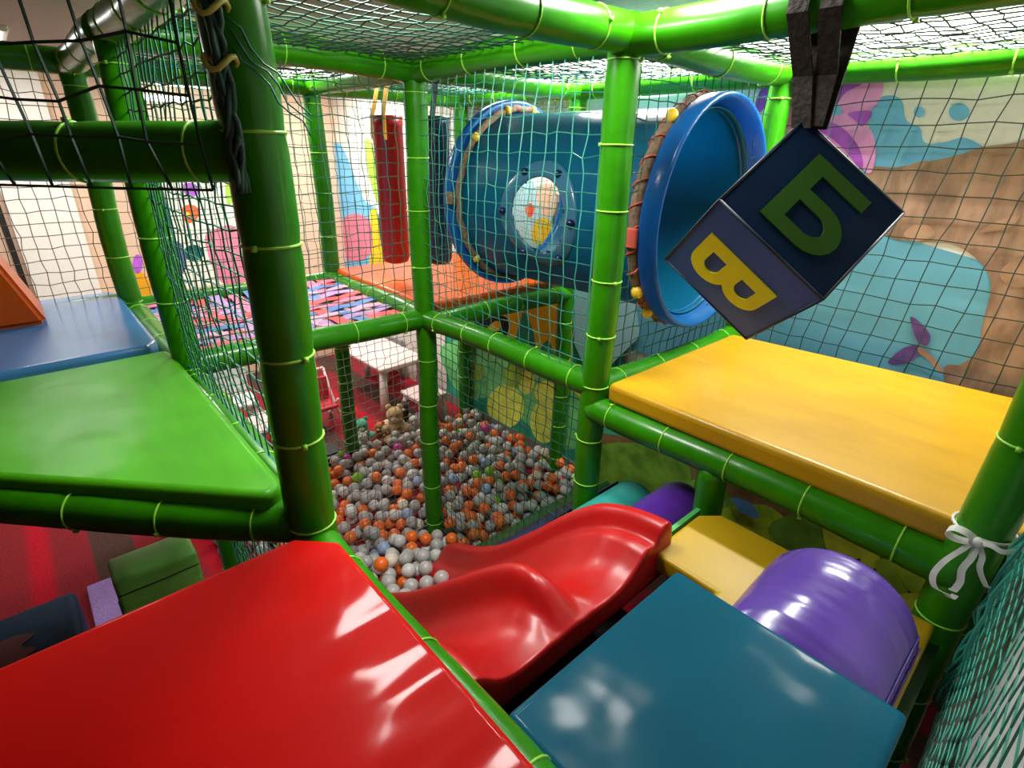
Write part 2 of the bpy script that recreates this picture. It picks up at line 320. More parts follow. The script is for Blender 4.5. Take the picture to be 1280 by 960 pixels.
paint('painted_rose_shape', [(256, 300), (270, 286), (296, 286), (304, 340), (310, 350), (276, 352)], pinkd, wall='left'); paint('painted_dark_shape', circ(242, 316, 13, 12, 10), pm('paint_dark_teal', (30, 80, 78), .3), wall='left'); paint('painted_violet_shape', circ(218, 325, 15, 12, 24), pm('paint_slate_violet', (98, 98, 150)), wall='left')
paint('painted_stem_shape', [(282, 228), (288, 226), (290, 252), (284, 254)], lime_p, wall='left'); paint('painted_yellow_shape', [(162, 345), (176, 340), (188, 355), (186, 372), (164, 372)], pm('paint_amber', (225, 160, 30)), wall='left'); paint('painted_violet_spot', circ(172, 330, 6, 10, 12), purp, wall='left')

# ---- ceiling light panels
lamp_on = emit('lit_diffuser', (1, .97, .92, 1), 6)
names = ['above the slide', 'above the hanging cube strap', 'above the woven bridge', 'over the carpet by the peach wall', 'along the wall over the big yellow mat', 'added along the wall over the tunnel to light the mural', 'above the orange mat', 'in the corner by the mural']
for (x, y, z, s, s2, w), where in zip(LAMPS, names):
    t = thing('ceiling_light', 'flat white ceiling light panel '+where, 'light', (x, y, z), 'ceiling light panels')
    bm = box_bm(s+.06, s2+.06, .03, .004, 1, (0, 0, .005)); obj('housing', bm_mesh('housing', bm), white_m, t)
    bm = box_bm(s, s2, .008, 0, 1, (0, 0, -.014)); obj('diffuser', bm_mesh('diffuser', bm), lamp_on, t)
    L = bpy.data.lights.new('panel_light', 'AREA'); L.shape = 'RECTANGLE'; L.size = s; L.size_y = s2; L.energy = w; L.color = (1, .975, .94)
    lo = bpy.data.objects.new('panel_light', L); C.objects.link(lo); lo.parent = t; lo.location = (0, 0, -.025)
for X, (pa, pb), where in ((-5.6, ((192, 102), (264, 108)), 'upper'), (-5.85, ((168, 121), (236, 125)), 'lower')):
    a, b_ = Vector(on_x(*pa, X)), Vector(on_x(*pb, X)); c = (a+b_)/2
    t = thing('tube_light', 'bright white tube light near the peach wall, '+where+' of two', 'light', c, 'tube lights')
    d = (b_-a)/2; d.z = 0
    tube('lit_tube', [-d, d], .022, emit('lit_tube_'+where, (1, 1, .97, 1), 9), t, 10); tube('hanger_rod', [(0, 0, .02), (0, 0, CEIL-c.z)], .008, white_m, t, 8)

# ================================================================== PLAY FRAME
frame = thing('play_frame', 'green foam padded pipe frame of the indoor play structure', 'play frame', (-2.44, 1.56, G))
FO = Vector(frame.location); PR_ = .056
tie_me = None
def tie_at(parent, p, axis, r):
    global tie_me
    if tie_me is None:
        v, f = sweep([(math.cos(a)*1.0, math.sin(a)*1.0, 0) for a in np.linspace(0, 2*math.pi, 20, endpoint=False)], .055, 5, closed=True)
        hv = [(x, y, z) for x in (1.0, 1.16) for y in (-.09, .09) for z in (-.10, .10)]
        hf = [(0, 1, 3, 2), (4, 6, 7, 5), (0, 4, 5, 1), (2, 3, 7, 6), (0, 2, 6, 4), (1, 5, 7, 3)]; n = len(v)
        tie_me = mesh('cable_tie', list(v)+hv, f+[tuple(i+n for i in q) for q in hf]); tie_me.materials.append(tie_m)
        for p_ in tie_me.polygons: p_.use_smooth = True
    o = bpy.data.objects.new('cable_tie', tie_me); C.objects.link(o); o.parent = parent; o.location = p; o.scale = (r, r, r*1.0)
    q = Vector((0, 0, 1)).rotation_difference(Vector(axis).normalized()); o.rotation_mode = 'QUATERNION'
    q2 = Matrix.Rotation(random.uniform(0, 6.28), 3, 'Z').to_quaternion(); o.rotation_quaternion = q @ q2
def pad(name, a, b_, ties=None, r=PR_, m=green_pad, wob=.006, every=.27):
    a, b_ = Vector(a), Vector(b_); L = (b_-a).length; d = (b_-a)/L
    if ties is None:
        n = max(1, int(L/every)); ties = [(i+.5)/n+random.uniform(-.06, .06)/n for i in range(n)]
    n = max(8, int(L/.035)); path, rad = [], []
    u = d.orthogonal().normalized(); w = d.cross(u); ph = random.uniform(0, 6)
    for i in range(n+1):
        t = i/n; off = u*wob*math.sin(ph+t*L*5)+w*wob*math.cos(ph*1.7+t*L*4.2)
        k = min((abs(t-q)*L for q in ties), default=1)
        path.append(a+d*(t*L)+off-FO); rad.append(r*(1-.05*math.exp(-(k/.018)**2)))
    o = tube(name, path, rad, m, frame, 20)
    for q in ties:
        i = min(n, max(0, round(q*n))); tie_at(o, path[i], d, r*.985)
    return o
posts = {'P1': (-1.185, .385), 'P2': (-2.44, 1.56), 'P3': (-1.235, 1.588), 'PL2': (-2.45, .39), 'PL1': (-3.62, .38), 'Pb': (-3.68, 1.6), 'Pc': (-3.65, 2.74), 'Pd': (-2.44, 2.72), 'Pe': (-1.235, 2.74), 'PR': (.0, 1.58), 'Pf': (-2.45, -.86), 'Pg': (-3.62, -.86), 'Ph': (.06, 2.72)}
for k, (x, y) in posts.items(): pad('post', (x, y, G), (x, y, 2.64), every=.21 if k in('P3', 'P1') else .27, r=.06 if k == 'P1' else PR_, wob=.009 if k == 'PL1' else .005)
pad('post', (-.69, 1.594, G), (-.69, 1.594, 1.27), ties=[.3, .6], r=.05)
def P(k, z): return (posts[k][0], posts[k][1], z)
for a, b_, z, z2 in (('P2', 'P3', 1.40, 1.40), ('PL2', 'P2', 1.40, 1.40), ('P2', 'Pb', 1.39, 1.39), ('P2', 'Pd', 1.36, 1.36), ('Pb', 'Pc', 1.36, 1.36), ('Pc', 'Pd', 1.36, 1.36), ('PL1', 'Pb', 1.39, 1.39), ('PL2', 'PL1', 1.38, 1.38), ('P3', 'Pe', 1.37, 1.37),
                     ('P3', 'PR', 1.30, 1.30), ('P1', 'Pf', 1.355, 1.355), ('PL2', 'P1', 1.34, 1.34), ('PL2', 'Pf', 1.36, 1.36), ('P1', 'Pf', 2.245, 2.245), ('PL1', 'Pg', 1.42, 1.42), ('Pf', 'Pg', 1.40, 1.40)):
    pad('beam', P(a, z), P(b_, z2), every=.24)
pad('beam', (-1.185, .383, 1.302), (.125, .383, 1.302), every=.3)
for a, b_ in (('P2', 'P3'), ('PL2', 'P2'), ('P1', 'P3'), ('P3', 'PR'), ('P2', 'Pb'), ('Pb', 'PL1'), ('PL1', 'PL2'), ('PL2', 'P1'), ('P2', 'Pd'), ('P3', 'Pe'), ('Pe', 'Ph'), ('Pd', 'Pe'), ('Pc', 'Pd'), ('Pb', 'Pc'), ('P1', 'Pf'), ('PL1', 'Pg')):
    pad('beam', P(a, 2.6), P(b_, 2.6), every=.3, r=.058)
dbk = box('deck_board', (-.47, .46, .99), (.02, 1.53, 1.09), mat('dark_green_board', (.012, .05, .012, 1), .6), frame); dbk.location = -FO
dsk = box('gap_shade_sheet', (-.82, .47, .84), (-.46, 1.19, .86), mat('gap_shade_black', (.008, .010, .008, 1), .9, .1), frame); dsk.location = -FO  # added dark sheet, stands in for the shade in the gap beside the slide
# thin edging strip along the small yellow floor
es = box('edging_strip', (-.684, 1.20, 1.10), (-.668, 1.50, 1.148), mat('mint_edging', (.06, .33, .08, 1), .4), frame); es.location = -FO

# ================================================================== MATS AND SOFT BLOCKS
tag(slab('floor_mat', [(-1.06, -1.3), (-1.06, .295), (-.985, .370), (.12, .370), (.12, -1.3)], 1.36, 1.432, red_v, .014), 'large shiny red vinyl floor mat with a corner cut round a post', 'mat')
tag(slab('floor_mat', [(-.497, .455), (-.497, 1.048), (.018, 1.048), (.018, .455)], 1.09, 1.282, blue_v, .016), 'petrol blue vinyl step mat between the slide and violet hump', 'mat')
tag(slab('floor_mat', [(-.655, 1.19), (-.655, 1.46), (-.605, 1.52), (-.004, 1.52), (-.004, 1.055), (-.44, 1.055), (-.44, 1.19)], 1.09, 1.156, yel2_v, .012), 'small mustard yellow mat under the violet hump', 'mat')
tag(slab('floor_mat', [(-1.165, 1.575), (-1.165, 2.57), (.12, 2.72), (.12, 1.65), (.06, 1.64), (-.02, 1.575)], 1.35, 1.432, yel_v, .022), 'big yellow vinyl mat on the upper deck below the hanging cube', 'mat')
tag(slab('floor_mat', [(-2.575, .345), (-2.51, .355), (-1.27, .355), (-1.24, .30), (-2.40, -.80), (-2.575, -.80)], 1.365, 1.45, grn_v, .022), 'lime green triangular deck mat beside the blue step', 'mat')
tag(slab('floor_mat', [(-3.74, .30), (-3.68, .33), (-2.66, .33), (-2.585, .29), (-2.585, -.85), (-3.74, -.85)], 1.40, 1.476, lblue_v, .018), 'steel blue raised mat carrying an orange wedge', 'mat')
tag(slab('floor_mat', [(-3.66, 1.62), (-3.66, 2.66), (-2.47, 2.66), (-2.47, 1.60), (-3.60, 1.60)], 1.37, 1.462, orange_v, .022), 'orange vinyl mat under the punching bags', 'mat')
# orange wedge on the steel blue mat
v = [(-3.20, .0, 0), (-3.20, -.75, 0), (-3.20, -.75, .5), (-3.20, -.165, .5), (-3.6, .0, 0), (-3.6, -.75, 0), (-3.6, -.75, .5), (-3.6, -.165, .5)]
bm = bmesh.new(); vs = [bm.verts.new((x+3.2, y+.35, z)) for x, y, z in v]
for q in ((0, 1, 2, 3), (7, 6, 5, 4), (0, 3, 7, 4), (3, 2, 6, 7), (2, 1, 5, 6), (1, 0, 4, 5)): bm.faces.new([vs[i] for i in q])
bmesh.ops.recalc_face_normals(bm, faces=bm.faces); bmesh.ops.bevel(bm, geom=bm.edges[:], offset=.02, segments=3, affect='EDGES')
o = obj('wedge_cushion', bm_mesh('wedge_cushion', bm), orange_v); o.location = (-3.2, -.35, 1.476); tag(o, 'orange vinyl wedge cushion on the steel blue mat', 'cushion')
# violet half roll
def half_roll(name, x, y0, y1, z, r, h, m, label, cat, parts=True):
    k = 22; v, f = [], []; ys = [y0, y0+.004, y0+.02]+list(np.linspace(y0+.06, y1-.06, 9))+[y1-.02, y1-.004, y1]
    for j, yy in enumerate(ys):
        e = min(yy-y0, y1-yy); sh = 1-.05*max(0, 1-e/.02)**2
        for i in range(k+1):
            a = math.pi*i/k; wr = 1+.005*math.sin(yy*30+a*2.0)*math.sin(a)
            hh = h*(.58+.42*math.sin(math.pi/2*min(1, (yy-y0)/(y1-y0)*1.15)))
            v.append((-r*math.cos(a)*sh*wr, yy-y0, hh*math.sin(a)*sh*wr))
    n = k+1
    for j in range(len(ys)-1):
        for i in range(k): f.append((j*n+i, j*n+i+1, (j+1)*n+i+1, (j+1)*n+i))
        f.append((j*n, (j+1)*n, (j+1)*n+k, j*n+k))
    f.append(tuple(range(n))[::-1]); f.append(tuple((len(ys)-1)*n+i for i in range(n)))
    o = thing(name, label, cat, (x, y0, z)); b = obj('body', mesh('body', v, f), m, o, True)
    if parts:
        for a in (math.radians(158), math.radians(168)):
            tube('seam', [(-r*1.012*math.cos(a), yy-y0, h*(.58+.42*math.sin(math.pi/2*min(1, (yy-y0)/(y1-y0)*1.15)))*1.012*math.sin(a)) for yy in np.linspace(y0+.02, y1-.02, 12)], .0022, mat('violet_seam', (.05, .02, .2, 1), .5), o, 5)
    return o
half_roll('hump_cushion', -.195, 1.06, 1.37, 1.156, .185, .185, purple_v, 'wrinkled violet vinyl half roll hump on the mustard mat', 'cushion')
# rollers and ramp going down into the ball pit
def roll(x, y0, y1, z, r, m, label):
    o = thing('soft_roller', label, 'roller', (x, y0, z-r), 'rollers beside the slide')
    L = y1-y0; prof = [(r*.2, 0), (r*.85, 0), (r*.97, .012), (r, .03), (r, L-.03), (r*.97, L-.012), (r*.85, L), (r*.2, L)]
    lathe('padding', prof, m, 'y', o, 32, (0, 0, r), True)
    lathe('axle', [(.02, -.02), (.02, L+.02)], grey_pl, 'y', o, 12, (0, 0, r), True)
roll(-.815, 1.235, 1.69, .985, .115, purple2_v, 'plum purple padded roller beside the red slide')
roll(-1.06, 1.235, 1.74, .84, .115, teal_v, 'teal padded roller below the plum one')
def ramp(name, xa, za, xb, zb, y0, y1, th, m, label, cat):
    v = [(xa, y0, za), (xb, y0, zb), (xb, y0, zb-th), (xa, y0, za-th)]; v += [(x, y1, z) for x, _, z in v]
    org = Vector(((xa+xb)/2, (y0+y1)/2, min(za, zb)-th))
    bm = bmesh.new(); vs = [bm.verts.new(Vector(p)-org) for p in v]
    for q in ((0, 1, 2, 3), (7, 6, 5, 4), (0, 4, 5, 1), (1, 5, 6, 2), (2, 6, 7, 3), (3, 7, 4, 0)): bm.faces.new([vs[i] for i in q])
    bmesh.ops.recalc_face_normals(bm, faces=bm.faces); bmesh.ops.bevel(bm, geom=bm.edges[:], offset=.018, segments=3, affect='EDGES')
    o = obj(name, bm_mesh(name, bm), m); o.location = org; return tag(o, label, cat)
ramp('ramp_mat', -1.36, .68, -1.80, .24, 1.26, 2.05, .07, navy_v, 'navy blue sloping mat rising out of the ball pit', 'mat')
ramp('ramp_mat', -1.81, .21, -2.10, -.02, 1.24, 2.6, .06, pitgreen_v, 'grass green sloping mat at the rim of the ball pit', 'mat')

# ================================================================== SLIDE
xs = [-.630, -.633, -.640, -.650, -.67, -.70, -.74, -.78, -.83, -.89, -.95, -1.02, -1.10, -1.18, -1.27, -1.37, -1.47, -1.58, -1.70, -1.80, -1.86, -1.90]
RX = [-1.95, -1.90, -1.82, -1.627, -1.393, -1.178, -1.04, -.902, -.80, -.717, -.655, -.58]; RZ = [.25, .31, .40, .493, .672, .894, 1.052, 1.176, 1.222, 1.243, 1.25, 1.25]
DX = [-1.95, -1.88, -1.80, -1.64, -1.43, -1.2, -1.02, -.93, -.875, -.83, -.777, -.73, -.69, -.655, -.62, -.58]; DZ = [.20, .27, .36, .47, .65, .875, 1.05, 1.135, 1.178, 1.198, 1.205, 1.19, 1.165, 1.135, 1.121, 1.12]
FX = [-1.95, -1.84, -1.7, -1.55, -1.4, -1.25, -1.13, -1.0, -.87, -.78, -.70, -.58]; FZ = [.17, .18, .24, .34, .47, .62, .755, .895, 1.03, 1.095, 1.12, 1.12]
v, f = [], []
for j, x in enumerate(xs):
    fz = float(np.interp(x, FX, FZ)); ho = float(np.interp(x, RX, RZ))-fz; hd = max(.0, float(np.interp(x, DX, DZ))-fz)
    fl = max(0, (-1.45-x))*.10   # end flares outwards a little
    w = .2+.8*min(1, hd/.08)
    prof = [(1.262+fl, ho-.12), (1.262+fl, ho-.03), (1.250+fl, ho-.006), (1.230+fl, ho), (1.208+fl, ho-.006), (1.192+fl, ho-.03), (1.172+fl*.8, .45*ho), (1.14+fl*.5, .10), (1.09, .028), (1.02, .004), (.97, 0),
            (.93, .004), (.90, .03*w), (.875, .35*hd), (.855, .78*hd), (.838, .96*hd), (.82, hd), (.802, .96*hd), (.785, .78*hd), (.765, .35*hd), (.74, .03*w), (.71, .004),
            (.66, 0), (.61, .004), (.55, .028), (.50, .10), (.475, .45*ho), (.462, ho-.03), (.455, ho-.006), (.445, ho), (.435, ho-.006), (.432, ho-.03), (.432, ho-.12)]
    for (y, h) in prof:
        z = fz+h
        if j == 0: z = fz-.085+ (0 if h < .05 else 0)
        if j == 0 and h > .05: z = fz-.085
        v.append((x, y, z))
n = len(prof)
for j in range(len(xs)-1):
    for i in range(n-1): f.append((j*n+i, (j+1)*n+i, (j+1)*n+i+1, j*n+i+1))
sl = thing('double_slide', 'red plastic double wave slide running down into the ball pit', 'slide', (-1.25, .85, G))
me = mesh('slide_bed', [(a+1.25, b_-.85, c-G) for a, b_, c in v], f); b = obj('slide_bed', me, slide_m, sl, True)
md = b.modifiers.new('thick', 'SOLIDIFY'); md.thickness = .012; md.offset = -1
md = b.modifiers.new('sub', 'SUBSURF'); md.levels = 1; md.render_levels = 1
for x, h in ((-.95, .90), (-1.3, .5)): 
    for y in (.62, 1.02): tube('support_leg', [(x+1.25, y-.85, 0), (x+1.25, y-.85, h-G)], .022, grey_pl, sl, 10)

# ================================================================== TUNNEL
TX0, TX1, TY, TZ, TR = -2.42, -1.25, 2.19, 2.01, .425
tun = thing('crawl_tunnel', 'blue plastic crawl tunnel with a round window between the decks', 'tunnel', (-1.835, TY, TZ-TR))
TO = Vector(tun.location)
bm = bmesh.new(); K = 72; J = 48; gv = []
wc = (-1.845, 1.985); wr = .168   # porthole centre in x, z
for j in range(J+1):
    row = []
    for k in range(K):
        a = 2*math.pi*k/K; row.append(bm.verts.new((TX0+(TX1-TX0)*j/J-TO.x, TR*math.cos(a), TR*math.sin(a)+TR)))
    gv.append(row)
def in_win(x, a): # on the camera side only
    return math.cos(a) < 0 and ((x-wc[0])**2+((math.sin(a)*TR+TZ)-wc[1])**2) < (wr*1.03)**2
for j in range(J):
    for k in range(K):
        x = TX0+(TX1-TX0)*(j+.5)/J; a = 2*math.pi*(k+.5)/K
        if not in_win(x, a): bm.faces.new((gv[j][k], gv[j+1][k], gv[j+1][(k+1) % K], gv[j][(k+1) % K]))
bmesh.ops.delete(bm, geom=[q for q in bm.verts if not q.link_faces], context='VERTS')
bod = obj('tunnel_body', bm_mesh('tunnel_body', bm), tunnel_m, tun, True); md = bod.modifiers.new('thick', 'SOLIDIFY'); md.thickness = .006; md.offset = -1
def ring_on_tunnel(name, r0, r1, lift, m, seg=40):
    v, f = [], []
    for i in range(seg):
        a = 2*math.pi*i/seg
        for r, l in ((r0, lift*.3), (r0, lift), (r0+.01, lift+.006), (r1-.01, lift+.006), (r1, lift), (r1, -.004)):
            dx, dz = r*math.cos(a), r*math.sin(a); zz = wc[1]-TZ+dz
            yy = -math.sqrt(max(TR*TR-zz*zz, .0001))-l
            v.append((wc[0]+dx-TO.x, yy, zz+TR))
    n = 6
    for i in range(seg):
        for j in range(n-1): f.append((i*n+j, ((i+1) % seg)*n+j, ((i+1) % seg)*n+j+1, i*n+j+1))
    return obj(name, mesh(name, v, f), m, tun, True)
win = ring_on_tunnel('window_flange', wr*1.0, wr*1.42, .006, winring_m)
pane_m = mat('clear_acrylic', (.95, .97, 1, 1), .03, .5, trans=1.0); pane_m.node_tree.nodes['Principled BSDF'].inputs['IOR'].default_value = 1.04
v, f = [], []; S, Q = 32, 6
for q in range(Q+1):
    r = wr*q/Q
    for i in range(S):
        a = 2*math.pi*i/S; dx, dz = r*math.cos(a), r*math.sin(a); zz = wc[1]-TZ+dz
        v.append((wc[0]+dx-TO.x, -math.sqrt(TR*TR-zz*zz)-.01-.05*(1-(q/Q)**2), zz+TR))
for q in range(Q):
    for i in range(S): f.append((q*S+i, q*S+(i+1) % S, (q+1)*S+(i+1) % S, (q+1)*S+i))
obj('window_pane', mesh('window_pane', v, f), pane_m, tun, True)
cap_me = None
for a in (62, 118, 178, -2, -58, -122):
    a = math.radians(a); r = wr*1.26; dx, dz = r*math.cos(a), r*math.sin(a); zz = wc[1]-TZ+dz
    yy = -math.sqrt(TR*TR-zz*zz)
    if cap_me is None:
        bm = bmesh.new(); bmesh.ops.create_uvsphere(bm, u_segments=14, v_segments=8, radius=.021); bmesh.ops.scale(bm, vec=(1, 1, .75), verts=bm.verts); cap_me = bm_mesh('bolt_cap', bm); cap_me.materials.append(boltcap_m)
        for p_ in cap_me.polygons: p_.use_smooth = True
    o = bpy.data.objects.new('bolt_cap', cap_me); C.objects.link(o); o.parent = win; o.location = (wc[0]+dx-TO.x, yy-.016, zz+TR)
tun.rotation_euler = (0, 0, math.radians(3.0)); tun.location.y = 2.22
# flared rim at the yellow deck
def loc_lathe(name, prof, m, seg=56): return lathe(name, [(r, h-TO.x) for r, h in prof], m, 'x', tun, seg, (0, 0, TR))
rim = loc_lathe('end_rim', [(.427, -1.275), (.466, -1.272), (.480, -1.266), (.483, -1.255), (.483, -1.195), (.479, -1.186), (.470, -1.184), (.464, -1.188), (.452, -1.205), (.440, -1.24), (.430, -1.27), (.421, -1.285)], flange_m)
loc_lathe('end_flange', [(.427, -2.40), (.480, -2.398), (.494, -2.40), (.497, -2.415), (.497, -2.44), (.490, -2.45), (.427, -2.452), (.421, -2.43)], flange_m)
def loop(x, r, wob, k=64, jit=0): return [(x-TO.x+random.uniform(-jit, jit), (r+wob*math.sin(i*1.9))*math.cos(2*math.pi*i/k), (r+wob*math.sin(i*2.3))*math.sin(2*math.pi*i/k)+TR) for i in range(k)]
tube('foam_collar', loop(-1.30, .462, .005), .024, rope_m, tun, 10, True)
tube('foam_collar', loop(-2.372, .452, .005), .018, rope_m, tun, 10, True)
path = []
for i in range(240):
    a = 2*math.pi*i/240; s = 2*math.pi*i/240*34
    path.append((-1.30-TO.x+.030*math.cos(s), (.462+.030*math.sin(s))*math.cos(a), (.462+.030*math.sin(s))*math.sin(a)+TR))
tube('lacing_cord', path, .0035, redlace_m, tun, 5, True)
kn_me = None
def knob(x, r, deg, s=1.0):
    global kn_me
    if kn_me is None:
        bm = bmesh.new(); bmesh.ops.create_icosphere(bm, subdivisions=2, radius=.026); kn_me = bm_mesh('yellow_knob', bm); kn_me.materials.append(yball_m)
        for p_ in kn_me.polygons: p_.use_smooth = True
    a = math.radians(deg); o = bpy.data.objects.new('yellow_knob', kn_me); C.objects.link(o); o.parent = tun; o.scale = (s, s, s*1.1)
    o.location = (x-TO.x, r*math.cos(a), r*math.sin(a)+TR)
for d in (128, 232, 215, 60, -60): knob(-1.29, .485, d)
for d in (138, 222, 105, 80, -70): knob(-2.365, .455, d, .85)
loc = Vector((-1.29, TY+.49*math.cos(math.radians(186)), TZ+.49*math.sin(math.radians(186))))-TO
bm = box_bm(.05, .02, .075, .004, 1); o = obj('buckle', bm_mesh('buckle', bm), redlace_m, tun); o.location = loc
loc = Vector((-2.38, TY+.50*math.cos(math.radians(178)), TZ+.50*math.sin(math.radians(178))))-TO
bm = box_bm(.05, .03, .06, .004, 1); o = obj('buckle', bm_mesh('buckle', bm), rope_m, tun); o.location = loc

# ================================================================== HANGING LETTER CUBE
A = .36
U = Vector((.7328, .2896, -.6158)); V = Vector((-.1277, -.8303, -.5425)); W = Vector((-.6684, .4762, -.5714)); T0 = Vector((-.6625, 1.6414, 2.3558))
cube = thing('hanging_cube', 'navy padded letter cube hanging by a dark strap', 'hanging cube', T0)
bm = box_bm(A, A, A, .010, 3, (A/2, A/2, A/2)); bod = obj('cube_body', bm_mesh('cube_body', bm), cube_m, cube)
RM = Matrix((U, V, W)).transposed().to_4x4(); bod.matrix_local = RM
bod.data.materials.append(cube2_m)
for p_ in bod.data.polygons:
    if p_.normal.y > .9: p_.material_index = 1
def corner(a, b_, c): return U*(a*A)+V*(b_*A)+W*(c*A)
for a, b_ in (((0, 0, 0), (1, 0, 0)), ((1, 0, 0), (1, 1, 0)), ((1, 1, 0), (0, 1, 0)), ((0, 1, 0), (0, 0, 0)), ((0, 1, 0), (0, 1, 1)), ((0, 1, 1), (1, 1, 1)), ((1, 1, 1), (1, 1, 0)), ((1, 0, 0), (1, 0, 1)), ((1, 0, 1), (1, 1, 1)), ((0, 0, 0), (0, 0, 1)), ((0, 0, 1), (0, 1, 1)), ((0, 0, 1), (1, 0, 1))):
    mid = corner(.5, .5, .5); sh = lambda p: mid+(p-mid)*.992
    tube('piping', [sh(corner(*a)), sh(corner(*b_))], .0042, seam_m, cube, 6)
def arc(cx, cy, rx, ry, a0, a1, k=10): return [(cx+rx*math.cos(math.radians(a0+(a1-a0)*i/k)), cy+ry*math.sin(math.radians(a0+(a1-a0)*i/k))) for i in range(k+1)]
# be (upper case): x right 0..1, y up 0..1
be = [(0, 0), (.52, 0)]+arc(.60, .30, .40, .30, -90, 90)+[(.24, .60), (.24, .82), (.92, .82), (.92, 1), (0, 1)]
be_h = [[(.24, .17), (.52, .17)]+arc(.56, .30, .19, .13, -80, 80)+[(.24, .43)]]
bm = prism_holes(be, be_h, .004); lu, lv = .56*A, .70*A
for q in bm.verts: q.co = Vector((.26*A+q.co.x*lu, .15*A+(1-q.co.y)*lv, -.001-q.co.z))
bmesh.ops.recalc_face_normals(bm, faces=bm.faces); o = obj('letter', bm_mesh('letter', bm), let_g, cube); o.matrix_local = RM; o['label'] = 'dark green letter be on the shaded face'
ve = [(0, 0), (.58, 0)]+arc(.62, .27, .38, .27, -90, 70)+arc(.56, .745, .36, .255, -55, 90)+[(0, 1)]
ve_h = [[(.28, .17), (.56, .17)]+arc(.58, .275, .16, .105, -80, 80)+[(.28, .38)], [(.28, .62), (.52, .62)]+arc(.53, .735, .14, .105, -80, 80)+[(.28, .84)]]
bm = prism_holes(ve, ve_h, .004)
for q in bm.verts: q.co = Vector((.13*A+q.co.y*.68*A, A+.001+q.co.z, .30*A+q.co.x*.49*A))
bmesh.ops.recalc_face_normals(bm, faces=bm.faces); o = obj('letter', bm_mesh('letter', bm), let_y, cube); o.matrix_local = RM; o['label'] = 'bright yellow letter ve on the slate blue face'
# strap: two webbing runs from the cube corner over the top beam
def ribbon(name, path, w, th, m, parent, wdir):
    v, f = [], []; wd = Vector(wdir).normalized()
    for i, p in enumerate(path):
        p = Vector(p); t = (Vector(path[min(i+1, len(path)-1)])-Vector(path[max(i-1, 0)])).normalized(); n_ = t.cross(wd).normalized()
        for s, h in ((-1, -1), (1, -1), (1, 1), (-1, 1)): v.append(p+wd*(s*w/2)+n_*(h*th/2))
    for i in range(len(path)-1):
        for k in range(4): f.append((i*4+k, i*4+(k+1) % 4, (i+1)*4+(k+1) % 4, (i+1)*4+k))
    n = (len(path)-1)*4; f += [(3, 2, 1, 0), (n, n+1, n+2, n+3)]
    return obj(name, mesh(name, v, f), m, parent, False)
top = Vector((-.685, 1.585, 2.6))-T0
ribbon('strap', [corner(.03, .06, .02), Vector((-.02, -.02, .10)), top+Vector((0, -.064, -.02)), top+Vector((0, -.063, .02)), top+Vector((0, -.03, .066)), top+Vector((0, .03, .066)), top+Vector((0, .064, .02)), top+Vector((.01, .06, -.04)), Vector((.015, .0, .06)), corner(.04, .0, .05)], .05, .006, strap_m, cube, (1, 0, 0))
ribbon('strap', [corner(.02, .04, .03)+Vector((.03, 0, .0)), Vector((.035, -.01, .10)), top+Vector((.075, -.064, -.02)), top+Vector((.075, -.03, .064)), top+Vector((.075, .03, .064)), top+Vector((.08, .064, -.02)), corner(.08, .0, .04)+Vector((.02, 0, 0))], .05, .006, strap_m, cube, (1, 0, 0))

# ================================================================== PUNCHING BAGS
def bag(x, y, z0, z1, r, m, sm, label):
    t = thing('punching_bag', label, 'punching bag', (x, y, z0), 'punching bags over the orange mat'); H = z1-z0
    lathe('bag_body', [(.001, .004), (r*.55, 0), (r*.88, .012), (r, .04), (r, H-.012), (r*1.04, H-.010), (r*1.04, H+.004), (r*.9, H+.006), (.001, H+.004)], m, 'z', t, 32)
    lathe('hem', [(r*1.005, H-.05), (r*1.03, H-.045), (r*1.03, H-.02), (r*1.005, H-.015)], m, 'z', t, 32)
    for s in (-1, 1): ribbon('strap', [(s*r*.75, -r*.72, H-.13), (s*r*.75, -r*.72, H), (s*r*.68, -r*.6, H+.04), (s*r*.62, -.02, 2.6-z0)], .050, .004, sm, t, (1, 0, 0))
bag(-3.26, 1.88, 1.535, 2.43, .092, bag_m, ystrap_m, 'long dark red punching bag on yellow straps')
bag(-2.83, 1.94, 1.59, 2.42, .080, bagn_m, mat('navy_webbing', (.01, .02, .05, 1), .7), 'navy blue punching bag behind the green post')

# ================================================================== WOVEN BELT BRIDGE
wb = thing('woven_bridge', 'bridge floor woven from pink, red and blue belts', 'bridge', (-3.04, .98, 1.39)); WO = Vector(wb.location)
bc = [mat('belt_'+n_, lin(*c), .6, .3, .15, 40, .1) for n_, c in (('pink', (226, 120, 150)), ('lilac', (176, 140, 196)), ('blue', (86, 130, 190)), ('red', (222, 84, 84)), ('pale', (205, 160, 190)))]
nx, ny = 11, 11; x0, x1, y0, y1 = -3.60, -2.50, .45, 1.53; dx, dy = (x1-x0)/nx, (y1-y0)/ny
def belt(i, along):
    pts = []
    n = (ny if along == 'y' else nx)
    for k in range(n*2+1):
        t = k/(n*2); ph = .0055*math.cos(math.pi*(k-1)/2*1+math.pi*i) if True else 0
        sag = -.03*math.sin(math.pi*t)
        if along == 'y': p = (x0+dx*(i+.5), y0-.03+(y1-y0+.06)*t, 1.405+sag+ph)
        else: p = (x0-.03+(x1-x0+.06)*t, y0+dy*(i+.5), 1.405+sag-ph)
        pts.append(Vector(p)-WO)
    w = (dx if along == 'y' else dy)*.70
    m = bc[(i*2) % 5 if along == 'y' else (2, 0, 3, 1, 0, 2, 4, 3, 2, 0, 3)[i % 11]]
    ribbon('belt', pts, w, .004, m, wb, (1, 0, 0) if along == 'y' else (0, 1, 0))
for i in range(nx): belt(i, 'y')
for i in range(ny): belt(i, 'x')

